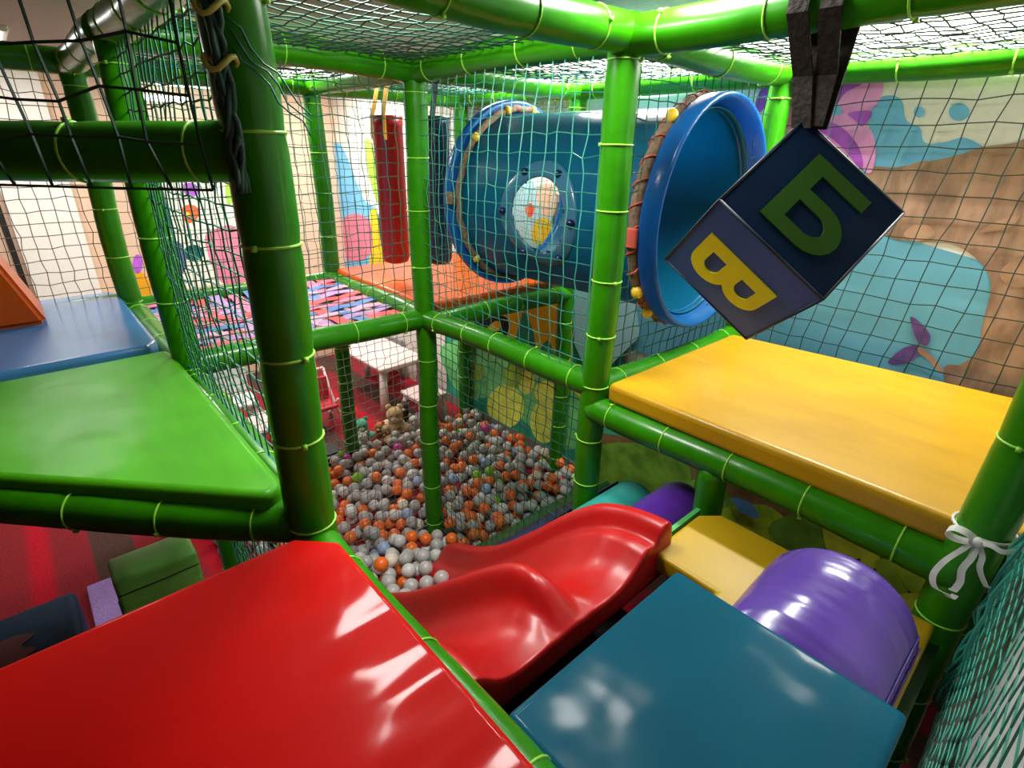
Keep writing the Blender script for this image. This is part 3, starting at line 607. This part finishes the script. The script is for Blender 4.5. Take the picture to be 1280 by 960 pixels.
# ================================================================== NETS
def net(label, o, u, v_, lu, lv, cell, m=net_m, r=.0026, disp=None, skip=None, shear=0, jit=.004, edge=True):
    """cord net over a rectangle o + u*s + v*t ; cords are real prisms between knots"""
    o, u, v_ = np.array(o, float), np.array(u, float), np.array(v_, float); u /= np.linalg.norm(u); v_ /= np.linalg.norm(v_); nrm = np.cross(u, v_)
    nu, nv = max(1, round(lu/cell)), max(1, round(lv/cell)); org = o.copy()
    P = np.zeros((nu+1, nv+1, 3)); ok = np.ones((nu+1, nv+1), bool)
    for i in range(nu+1):
        for j in range(nv+1):
            s, t = lu*i/nu, lv*j/nv; d = disp(s/lu, t/lv) if disp else 0
            e = 0 if (i in (0, nu) or j in (0, nv)) else 1
            P[i, j] = o+u*(s+shear*math.sin(math.pi*s/lu)*(t-lv/2)+e*rng.normal(0, jit))+v_*(t+e*rng.normal(0, jit))+nrm*(d+e*rng.normal(0, jit*.6))
            if skip and skip(P[i, j]): ok[i, j] = False
    segs = []
    for i in range(nu+1):
        for j in range(nv+1):
            if i < nu and ok[i, j] and ok[i+1, j]: segs.append((P[i, j], P[i+1, j], r*(1.7 if (edge and j in (0, nv)) else 1)))
            if j < nv and ok[i, j] and ok[i, j+1]: segs.append((P[i, j], P[i, j+1], r*(1.7 if (edge and i in (0, nu)) else 1)))
    vv, ff = [], []
    for a, b_, rr in segs:
        t = b_-a; t = t/np.linalg.norm(t); p = np.cross(t, nrm); p /= np.linalg.norm(p); q = np.cross(t, p); k = len(vv)
        for e in (a, b_):
            for an in (0, 2.0944, 4.1888): vv.append(e+(p*math.cos(an)+q*math.sin(an))*rr-org)
        for i in range(3): ff.append((k+i, k+(i+1) % 3, k+3+(i+1) % 3, k+3+i))
    vd = [[] for _ in range(0)]
    ob = obj('safety_net', mesh('safety_net', vv, ff), m); ob.location = org
    return tag(ob, label, 'net', 'safety nets')
X, Y, Z = (1, 0, 0), (0, 1, 0), (0, 0, 1)
bulge = lambda a: (lambda s, t: a*math.sin(math.pi*s)*math.sin(math.pi*t))
intun = lambda rr: (lambda p: (p[1]-TY)**2+(p[2]-TZ)**2 < rr*rr)
net('lit turquoise square net hung in front of the blue tunnel', (-2.40, 1.555, 1.43), X, Z, 1.12, 1.14, .064, netlit_m, .0023, bulge(.05), None, .0)
net('green net below the beam shielding the ball pit from the rollers', (-2.40, 1.57, -.02), X, Z, 1.12, 1.38, .05, net_m, .0024, bulge(.03))
net('green net between the woven bridge and the slide cell', (-2.44, .44, 1.44), Y, Z, 1.07, 1.13, .064, net_m, .0024, bulge(.03))
net('green net below the bridge beam in front of the white table', (-2.44, .44, .0), Y, Z, 1.07, 1.36, .044, mat('pale_net_cord', (.16, .20, .17, 1), .5), .0018, bulge(.02))
net('fine green net beside the lime triangular mat', (-2.40, .385, 1.42), X, Z, 1.16, 1.15, .055, net_m, .0028, bulge(.03), None, .05)
net('fine green net below the lime triangular mat', (-2.40, .385, .0), X, Z, 1.16, 1.32, .055, net_m, .0026, bulge(.03))
net('green net round the tunnel mouth beside the big yellow mat', (-1.245, 1.63, 1.42), Y, Z, 1.06, 1.13, .058, net_m, .0026, bulge(.02), intun(.455))
net('green net round the far tunnel end above the orange mat', (-2.44, 1.61, 1.42), Y, Z, 1.06, 1.13, .052, net_m, .0022, None, intun(.41))
net('wide meshed green net in front of the painted tree', (-1.19, 2.745, 1.36), X, Z, 1.24, 1.2, .086, mat('slate_green_net_cord', (.014, .055, .052, 1), .5), .0026, bulge(-.02), None, .12)
net('green net behind the orange mat in front of the mural', (-3.60, 2.735, 1.40), X, Z, 1.12, 1.16, .055, net_m, .0022, bulge(-.02))
net('dark net beside the orange mat on its outer side', (-3.665, 1.64, 1.42), Y, Z, 1.06, 1.13, .055, net_m, .0022, bulge(.02))
net('brown green net above the outer bridge beam', (-3.65, .42, 1.43), Y, Z, 1.13, 1.13, .06, net_m, .0022, bulge(.02))
net('brown green net behind the steel blue mat by the peach wall', (-3.62, -.82, 1.46), Y, Z, 1.16, 1.12, .058, mat('brown_net_cord', (.09, .055, .03, 1), .6), .0024, bulge(.03), None, .0)
# heavy sagging net above the diagonal rail
dg = Vector((-2.45+1.185, -.86-.385, 0)).normalized(); nn = np.array([dg.y, -dg.x, 0])
off = Vector((.056, -.057, 0))
net('heavy dark knotted net sagging over the diagonal rail', (-1.215+off.x, .355+off.y, 2.185), tuple(dg), Z, 1.65, .46, .078, netdk_m, .0030, lambda s, t: -.012-.012*math.sin(9*s)-.02*math.sin(math.pi*t), None, .10, .008, False)
# ceiling nets
for (ox, oy, lx, ly, lab, mm) in ((-2.40, .43, 1.12, 1.10, 'overhead net above the cell of the red slide', netdk_m), (-1.19, 1.63, 1.32, 1.07, 'overhead net above the big yellow mat', netdk_m), (-2.40, 1.62, 1.12, 1.08, 'overhead net above the blue tunnel', netdk_m), (-3.62, .43, 1.13, 1.1, 'overhead net above the woven bridge', net_m), (-3.62, 1.64, 1.13, 1.06, 'overhead net above the orange mat', net_m)):
    net(lab, (ox, oy, 2.615), X, Y, lx, ly, .056, mm, .0026, bulge(-.02), None, .05)
# turquoise net by the white wall, tied to the right post
net('turquoise net stretched along the white wall', (.068, .30, .95), Y, Z, 1.24, 1.55, .055, netlit_m, .0012, lambda s, t: .012*math.sin(math.pi*s), None, .05, .0015)
t = thing('net_rope', 'turquoise bundle of net cords along the right green post', 'rope', (.072, 1.54, .95))
for k in range(7):
    tube('strand', [(random.uniform(-.012, .012)+.012*math.sin(k+q*.9), -.012*k+.008*math.sin(q*1.3+k)+random.uniform(-.004, .004), q*.055) for q in range(26)], .0042, netlit_m, t, 6)
# knotted loose cords on the near post
t = thing('net_rope', 'dark knotted net rope with yellow ties on the near post', 'rope', (-1.185, .385, 2.2)); 
for k in range(6):
    tube('strand', [(.055+random.uniform(-.012, .012), -.05+.010*math.sin(k*1.1+q*.8), -.02+.03*q) for q in range(14)], .006, netdk_m, t, 6)
for z in (.19, .27): tube('yellow_tie', [(.055+.02*math.cos(a), -.05+.026*math.sin(a), z+.012*math.sin(a*2)) for a in np.linspace(0, 2*math.pi, 14, endpoint=False)], .005, mat('olive_yellow_tie', (.35, .34, .06, 1), .5), t, 6, True)
for k in range(3): tube('loose_cord', [(.06+.004*q, -.03+.016*q+.004*math.sin(q*2+k), .26-.02*k-.020*q+.006*math.sin(q*1.7+k*2)) for q in range(8)], .0018, netlit_m, t, 5)

# ribbon bow on the right post
t = thing('ribbon_bow', 'white satin ribbon bow tied on the right green post', 'ribbon', (.0, 1.52, 1.44))
tube('knot', [(-.012, -.02, 0), (0, -.028, .004), (.012, -.02, 0)], [.008, .014, .008], ribbon_m, t, 10)
def curl(pts, n=6):
    q = smooth_closed(pts, n); return q[:(len(pts)-1)*n+1]
ribbon('loop', curl([(0, -.022, .002), (-.022, -.034, .020), (-.046, -.036, .022), (-.058, -.034, .008), (-.050, -.030, -.006), (-.026, -.026, -.008), (0, -.022, 0)]), .018, .0012, ribbon_m, t, (.1, .75, .6))
ribbon('loop', curl([(0, -.022, .002), (.024, -.032, .012), (.046, -.028, .006), (.066, -.012, .014), (.074, .0, .022)]), .012, .0012, ribbon_m, t, (0, .4, .9))
for pts_, w_ in (([(0, -.024, 0), (-.020, -.034, -.030), (-.040, -.040, -.075), (-.048, -.044, -.120), (-.036, -.046, -.150), (-.014, -.046, -.152), (.004, -.044, -.146)], .015), ([(0, -.024, 0), (.002, -.034, -.035), (-.004, -.038, -.075), (.002, -.040, -.110), (-.004, -.042, -.135)], .016), ([(0, -.024, 0), (.018, -.034, -.022), (.022, -.036, -.052), (.036, -.036, -.078), (.048, -.034, -.090)], .013)):
    ribbon('tail', curl(pts_), w_, .0012, ribbon_m, t, (.9, -.3, .3))
ring = [(.062*math.cos(a), .06+.062*math.sin(a), .0) for a in np.linspace(0, 2*math.pi, 20, endpoint=False)]
tube('band', ring, .004, ribbon_m, t, 6, True)

# ================================================================== BALL PIT
BR = .039
cand_n = 720
def in_pit(x, y):
    if not (-3.62 < x < -1.7 and .44 < y < 2.74): return False
    if -1.96 < x < -1.74 and .54 < y < 1.13 and abs(y-.82) > .12: return True
    if y > 1.20 and x > -2.13+.04: return False
    if y <= 1.20 and x > -1.93: return False
    for px_, py_ in (posts['P2'], posts['Pb'], posts['PL2']):
        if (x-px_)**2+(y-py_)**2 < (.058+BR)**2: return False
    return True
arr = np.zeros((0, 3))
for _ in range(400):        # a few balls lie in the run-out of the right hand lane
    x, y = random.uniform(-1.95, -1.66), random.uniform(.93, 1.13); z = float(np.interp(x, FX, FZ))+.02+BR+max(0, y-1.06)*.6
    if len(arr) < 15 and (not len(arr) or ((arr-np.array([x, y, z]))**2).sum(1).min() > (2*BR)**2): arr = np.vstack([arr, (x, y, z)])
while len(arr) < cand_n:
    best = None
    for _ in range(14):
        x, y = random.uniform(-3.62, -1.7), random.uniform(.44, 2.74)
        if not in_pit(x, y): continue
        z = G+BR if x < -1.93 else float(np.interp(x, FX, FZ))+.02+BR
        if len(arr):
            d2 = (arr[:, 0]-x)**2+(arr[:, 1]-y)**2; k = d2 < (2*BR)**2
            if k.any(): z = max(z, float((arr[k, 2]+np.sqrt((2*BR)**2-d2[k])).max()))
        heap = .26*math.exp(-((x+1.98)**2/.10+(y-.95)**2/.14))
        sc = z-heap
        if best is None or sc < best[0]: best = (sc, x, y, z)
    if best: arr = np.vstack([arr, best[1:]])
ball_c = [('grey', (.45, .44, .425), .50), ('pale grey', (.64, .63, .61), .12), ('orange', (.86, .17, .02), .27), ('cream', (.80, .72, .58), .055), ('pink', (.62, .06, .36), .014), ('light blue', (.34, .44, .66), .028), ('lime green', (.22, .55, .02), .013)]
bms = {}
for n_, c, w in ball_c:
    bm = bmesh.new(); bmesh.ops.create_icosphere(bm, subdivisions=3, radius=BR)
    me = bm_mesh('ball_'+n_, bm); me.materials.append(mat('ball_'+n_.replace(' ', '_'), c+(1,), .33, .5))
    for p_ in me.polygons: p_.use_smooth = True
    bms[n_] = me
def score(p):
    x, y, d = proj(p)
    hid = not (0 < x < 1280 and 0 < y < 960)
    hid |= y > 670+1.18*(x-414)-6            # behind the red mat
    hid |= x < 395+(y-500)*.16               # behind the near post
    hid |= (x > 560 and y > 672)             # behind the slide
    # buried balls show less
    d2 = (arr[:, 0]-p[0])**2+(arr[:, 1]-p[1])**2; cov = int(((d2 < (1.5*BR)**2) & (arr[:, 2] > p[2]+.02)).sum())
    return (1 if hid else 0, d*(1+.5*cov))
order = sorted(range(len(arr)), key=lambda i: score(arr[i]))
rest_v, rest_f, rest_m = [], [], []
names_, wts = [b_[0] for b_ in ball_c], [b_[2] for b_ in ball_c]
bmI = bmesh.new(); bmesh.ops.create_icosphere(bmI, subdivisions=2, radius=BR); iv = [tuple(q.co) for q in bmI.verts]; jf = [tuple(q.index for q in fc.verts) for fc in bmI.faces]; bmI.free()
for rank, i in enumerate(order):
    n_ = random.choices(names_, wts)[0]; p = arr[i]
    if rank < 300:
        o = bpy.data.objects.new('pit_ball', bms[n_]); C.objects.link(o); o.location = p
        tag(o, n_+' plastic ball lying in the ball pit', 'ball', n_+' balls in the pit')
    else:
        k = len(rest_v); rest_v += [(a+p[0]+2.6, b_+p[1]-1.6, c+p[2]-G) for a, b_, c in iv]; rest_f += [tuple(k+a for a in q) for q in jf]; rest_m += [names_.index(n_)]*len(jf)
me = mesh('pit_balls', rest_v, rest_f)
for n_ in names_: me.materials.append(MATS['ball_'+n_.replace(' ', '_')])
me.polygons.foreach_set('material_index', rest_m); me.polygons.foreach_set('use_smooth', [True]*len(rest_m))
o = bpy.data.objects.new('pit_balls', me); C.objects.link(o); o.location = (-2.6, 1.6, G); o['kind'] = 'stuff'; tag(o, 'further grey and orange plastic balls filling the pit', 'balls')

# ================================================================== CHILDREN'S FURNITURE
def tapered_leg(name, x, y, z0, z1, r0, r1, m, parent, lean=(0, 0)):
    tube(name, [(x+lean[0], y+lean[1], z0), (x+lean[0]*.5, y+lean[1]*.5, (z0+z1)/2), (x, y, z1)], [r0, (r0+r1)/2, r1], m, parent, 14)
def kids_table(x, y, sx, sy, h, rz, m, name, label, cat, th=.035, leg=.05, group=None):
    t = thing(name, label, cat, (x, y, G), group); t.rotation_euler = (0, 0, rz)
    bm = box_bm(sx, sy, th, .014, 3, (0, 0, h-th/2)); obj('table_top' if cat == 'table' else 'seat', bm_mesh('top', bm), m, t, True)
    bm = box_bm(sx*.9, sy*.88, .03, .004, 1, (0, 0, h-th-.014)); obj('apron', bm_mesh('apron', bm), m, t)
    for a in (-1, 1):
        for b_ in (-1, 1): tapered_leg('leg', a*(sx/2-leg), b_*(sy/2-leg), 0, h-th, leg*.95, leg*.62, m, t, (a*.018, b_*.018))
    return t
kids_table(-4.50, 2.36, .80, .50, .50, .03, table_m, 'kids_table', 'pinkish white plastic children\'s table on the red carpet', 'table')
kids_table(-3.83, 2.40, .32, .30, .30, .05, table_m, 'kids_stool', 'small pinkish white stool beside the children\'s table', 'stool', .03, .04)
def kids_chair(x, y, rz, m, label, h=.29, bh=.62):
    t = thing('kids_chair', label, 'chair', (x, y, G)); t.rotation_euler = (0, 0, rz)
    bm = box_bm(.34, .32, .035, .014, 3, (0, 0, h)); obj('seat', bm_mesh('seat', bm), m, t, True)
    bm = box_bm(.32, .035, bh-h-.03, .016, 3, (0, .145, (bh+h)/2+.015)); obj('backrest', bm_mesh('backrest', bm), m, t, True)
    for a in (-1, 1):
        for b_ in (-1, 1): tapered_leg('leg', a*.13, b_*.12, 0, h-.015, .034, .024, m, t, (a*.012, b_*.012))
kids_chair(-4.95, 2.62, .1, grey_pl, 'grey plastic children\'s chair behind the pinkish white table', .28, .45)
kids_chair(-4.70, 1.02, 1.5, white_m, 'white plastic children\'s chair under the woven bridge')
kids_table(-4.25, 1.13, .34, .32, .26, .2, table_m, 'kids_stool', 'low pale pink stool near the white chair', 'stool', .03, .04)
# red and pale doll pushchair by the back post
t = thing('doll_pushchair', 'red and pale pink toy pushchair behind the green post', 'toy', (-4.25, 1.62, G))
redp = mat('red_toy_cloth', (.50, .03, .04, 1), .7)
for s in (-.11, .11):
    tube('side_tube', [(.16, s, .05), (-.05, s, .30), (-.17, s, .52)], .011, table_m, t, 8); tube('side_tube', [(-.16, s, .05), (.08, s, .30)], .011, table_m, t, 8)
    for xx in (.16, -.16): lathe('wheel', [(.012, -.012), (.042, -.012), (.045, 0), (.042, .012), (.012, .012)], grey_pl, 'y', t, 18, (xx, s*1.12, .046), True)
tube('handle', [(-.17, -.11, .52), (-.17, .11, .52)], .013, table_m, t, 8)
bm = box_bm(.20, .20, .03, .008, 2, (.0, 0, .24)); obj('seat', bm_mesh('seat', bm), redp, t, True)
bm = box_bm(.03, .20, .22, .008, 2, (-.10, 0, .36)); obj('backrest', bm_mesh('backrest', bm), redp, t, True)

# ================================================================== PLUSH TOYS
def blob(bm, c, r, s=(1, 1, 1)):
    q = bmesh.ops.create_icosphere(bm, subdivisions=3, radius=r); bmesh.ops.scale(bm, vec=s, verts=q['verts']); bmesh.ops.translate(bm, vec=c, verts=q['verts'])
def plush(x, y, z, sc, m, m2, rz, label, ears='round'):
    t = thing('plush_toy', label, 'plush toy', (x, y, z), 'plush toys at the pit edge'); t.rotation_euler = (0, 0, rz); t.scale = (sc, sc, sc)
    bm = bmesh.new(); blob(bm, (0, 0, .10), .085, (1, .9, 1.1)); blob(bm, (.02, 0, .225), .068)
    for s in (-1, 1): blob(bm, (.05, s*.085, .12), .034, (1.5, 1, 1)); blob(bm, (.09, s*.055, .035), .038, (1.5, 1, 1))
    obj('body', bm_mesh('body', bm), m, t, True)
    for s in (-1, 1):
        bm = bmesh.new(); blob(bm, (0, s*.05, .285), .024 if ears == 'round' else .02, (.7, 1, 1) if ears == 'round' else (.7, 1, 2.4)); obj('ear', bm_mesh('ear', bm), m, t, True)
        bm = bmesh.new(); blob(bm, (.078, s*.024, .24), .008); obj('eye', bm_mesh('eye', bm), boltcap_m, t, True)
    bm = bmesh.new(); blob(bm, (.078, 0, .21), .028, (.8, 1, .8)); obj('muzzle', bm_mesh('muzzle', bm), m2, t, True)
fur = lambda n_, c: mat('plush_'+n_, c, .95, .1, .5, 90, .2, sheen=.3)
tan, tan2, grn_f, org_f, wht_f, dk_f = fur('tan', (.62, .42, .20, 1)), fur('cream', (.75, .62, .42, 1)), fur('mint', (.10, .44, .26, 1)), fur('rust', (.55, .18, .05, 1)), fur('white', (.70, .68, .64, 1)), fur('brown', (.06, .035, .02, 1))
plush(-3.72, 2.03, G, 1.05, tan, tan2, -.6, 'tan teddy bear sitting at the edge of the ball pit')
plush(-3.80, 1.75, G, .85, grn_f, tan2, -.4, 'mint green plush toy beside the green post')
plush(-3.76, 1.90, G, .62, org_f, tan2, -.8, 'small rust coloured plush toy beside the tan bear')
plush(-3.68, 2.19, G, .62, wht_f, tan2, -.5, 'small white plush toy near the blue cup', 'long')
plush(-3.84, 2.09, G, .8, tan2, wht_f, -.7, 'cream long eared plush toy behind the tan bear', 'long')
plush(-3.92, 2.24, G, .75, dk_f, tan2, -.7, 'dark brown plush toy by the stool leg')
plush(-3.72, 1.72, G, .55, wht_f, wht_f, -.6, 'white plush toy in front of the mint one', 'round')
t = thing('toy_cup', 'bright blue plastic toy cup among the plush toys', 'toy', (-3.66, 2.30, G))
lathe('cup', [(.001, .10), (.038, .10), (.042, .105), (.055, .20), (.058, .205), (.053, .205), (.04, .11), (.001, .108)], mat('bright_blue_plastic', (.02, .25, .65, 1), .35), 'z', t, 24); tube('handle', [(.05, 0, .13), (.08, 0, .14), (.083, 0, .17), (.055, 0, .19)], .007, MATS['bright_blue_plastic'], t, 8); lathe('foot', [(.001, 0), (.05, 0), (.05, .02), (.03, .10), (.001, .10)], MATS['bright_blue_plastic'], 'z', t, 24)
# dark crate by the post
t = thing('toy_crate', 'black toy crate with white bars next to the back post', 'crate', (-3.66, 1.40, G))
bm = box_bm(.16, .14, .15, .008, 2, (0, 0, .075)); obj('body', bm_mesh('body', bm), mat('black_plastic', (.012, .013, .015, 1), .5), t)
for q in range(3): 
    bm = box_bm(.008, .13, .014, .002, 1, (.084, 0, .035+.045*q)); obj('bar', bm_mesh('bar', bm), white_m, t)

# ================================================================== STEPS AT LOWER LEFT
t = thing('step_block', 'apple green padded step block with dark seams', 'step', (-2.40, .075, G))
gm = mat('apple_green_vinyl', (.19, .58, .10, 1), .35, .5, .15, 9, .08, stretch=(1, 1, 4))
bm = box_bm(.19, .31, .69, .018, 3, (0, 0, .345)); obj('block', bm_mesh('block', bm), gm, t, True)
tube('seam', [(.094, -.15, .62), (.097, 0, .62), (.094, .15, .62)], .003, seam_m, t, 5); tube('seam', [(.095, -.156, .02), (.095, -.156, .60)], .003, seam_m, t, 5)
o = box('foam_tile', (-3.30, -.225, G), (-2.55, -.03, G+.03), mat('lilac_foam', (.42, .27, .66, 1), .8, .2, .3, 60, .1), None, .006); tag(o, 'lilac foam tile lying on the carpet', 'foam tile')
t = thing('cushion_block', 'dark navy cushion with a red mark on the carpet', 'cushion', (-2.68, -.50, G)); 
bm = box_bm(.40, .52, .34, .035, 3, (0, 0, .17)); obj('block', bm_mesh('block', bm), mat('dark_blue_vinyl', (.006, .035, .085, 1), .6, .15, .2, 9, .1), t, True)
bm = prism_holes(smooth_closed([(-.10, -.09), (.05, -.12), (.13, -.02), (.08, .10), (.0, .04), (-.06, .10), (-.12, .02)], 5), [], .003); bmesh.ops.scale(bm, vec=(.7, .8, 1), verts=bm.verts); bmesh.ops.translate(bm, vec=(.06, .02, .3405), verts=bm.verts); obj('red_mark', bm_mesh('red_mark', bm), mat('dark_red_print', (.10, .006, .012, 1), .6), t)
tube('seam', [(.19, -.25, .318), (.19, .25, .318)], .004, seam_m, t, 5)
o = box('door_mat', (-3.3, -1.15, G), (-2.9, -.62, G+.22), mat('dark_grey_rubber', (.03, .04, .03, 1), .7), None, .02); o.name = 'storage_box'; tag(o, 'dark green grey box at the end of the carpet', 'box')
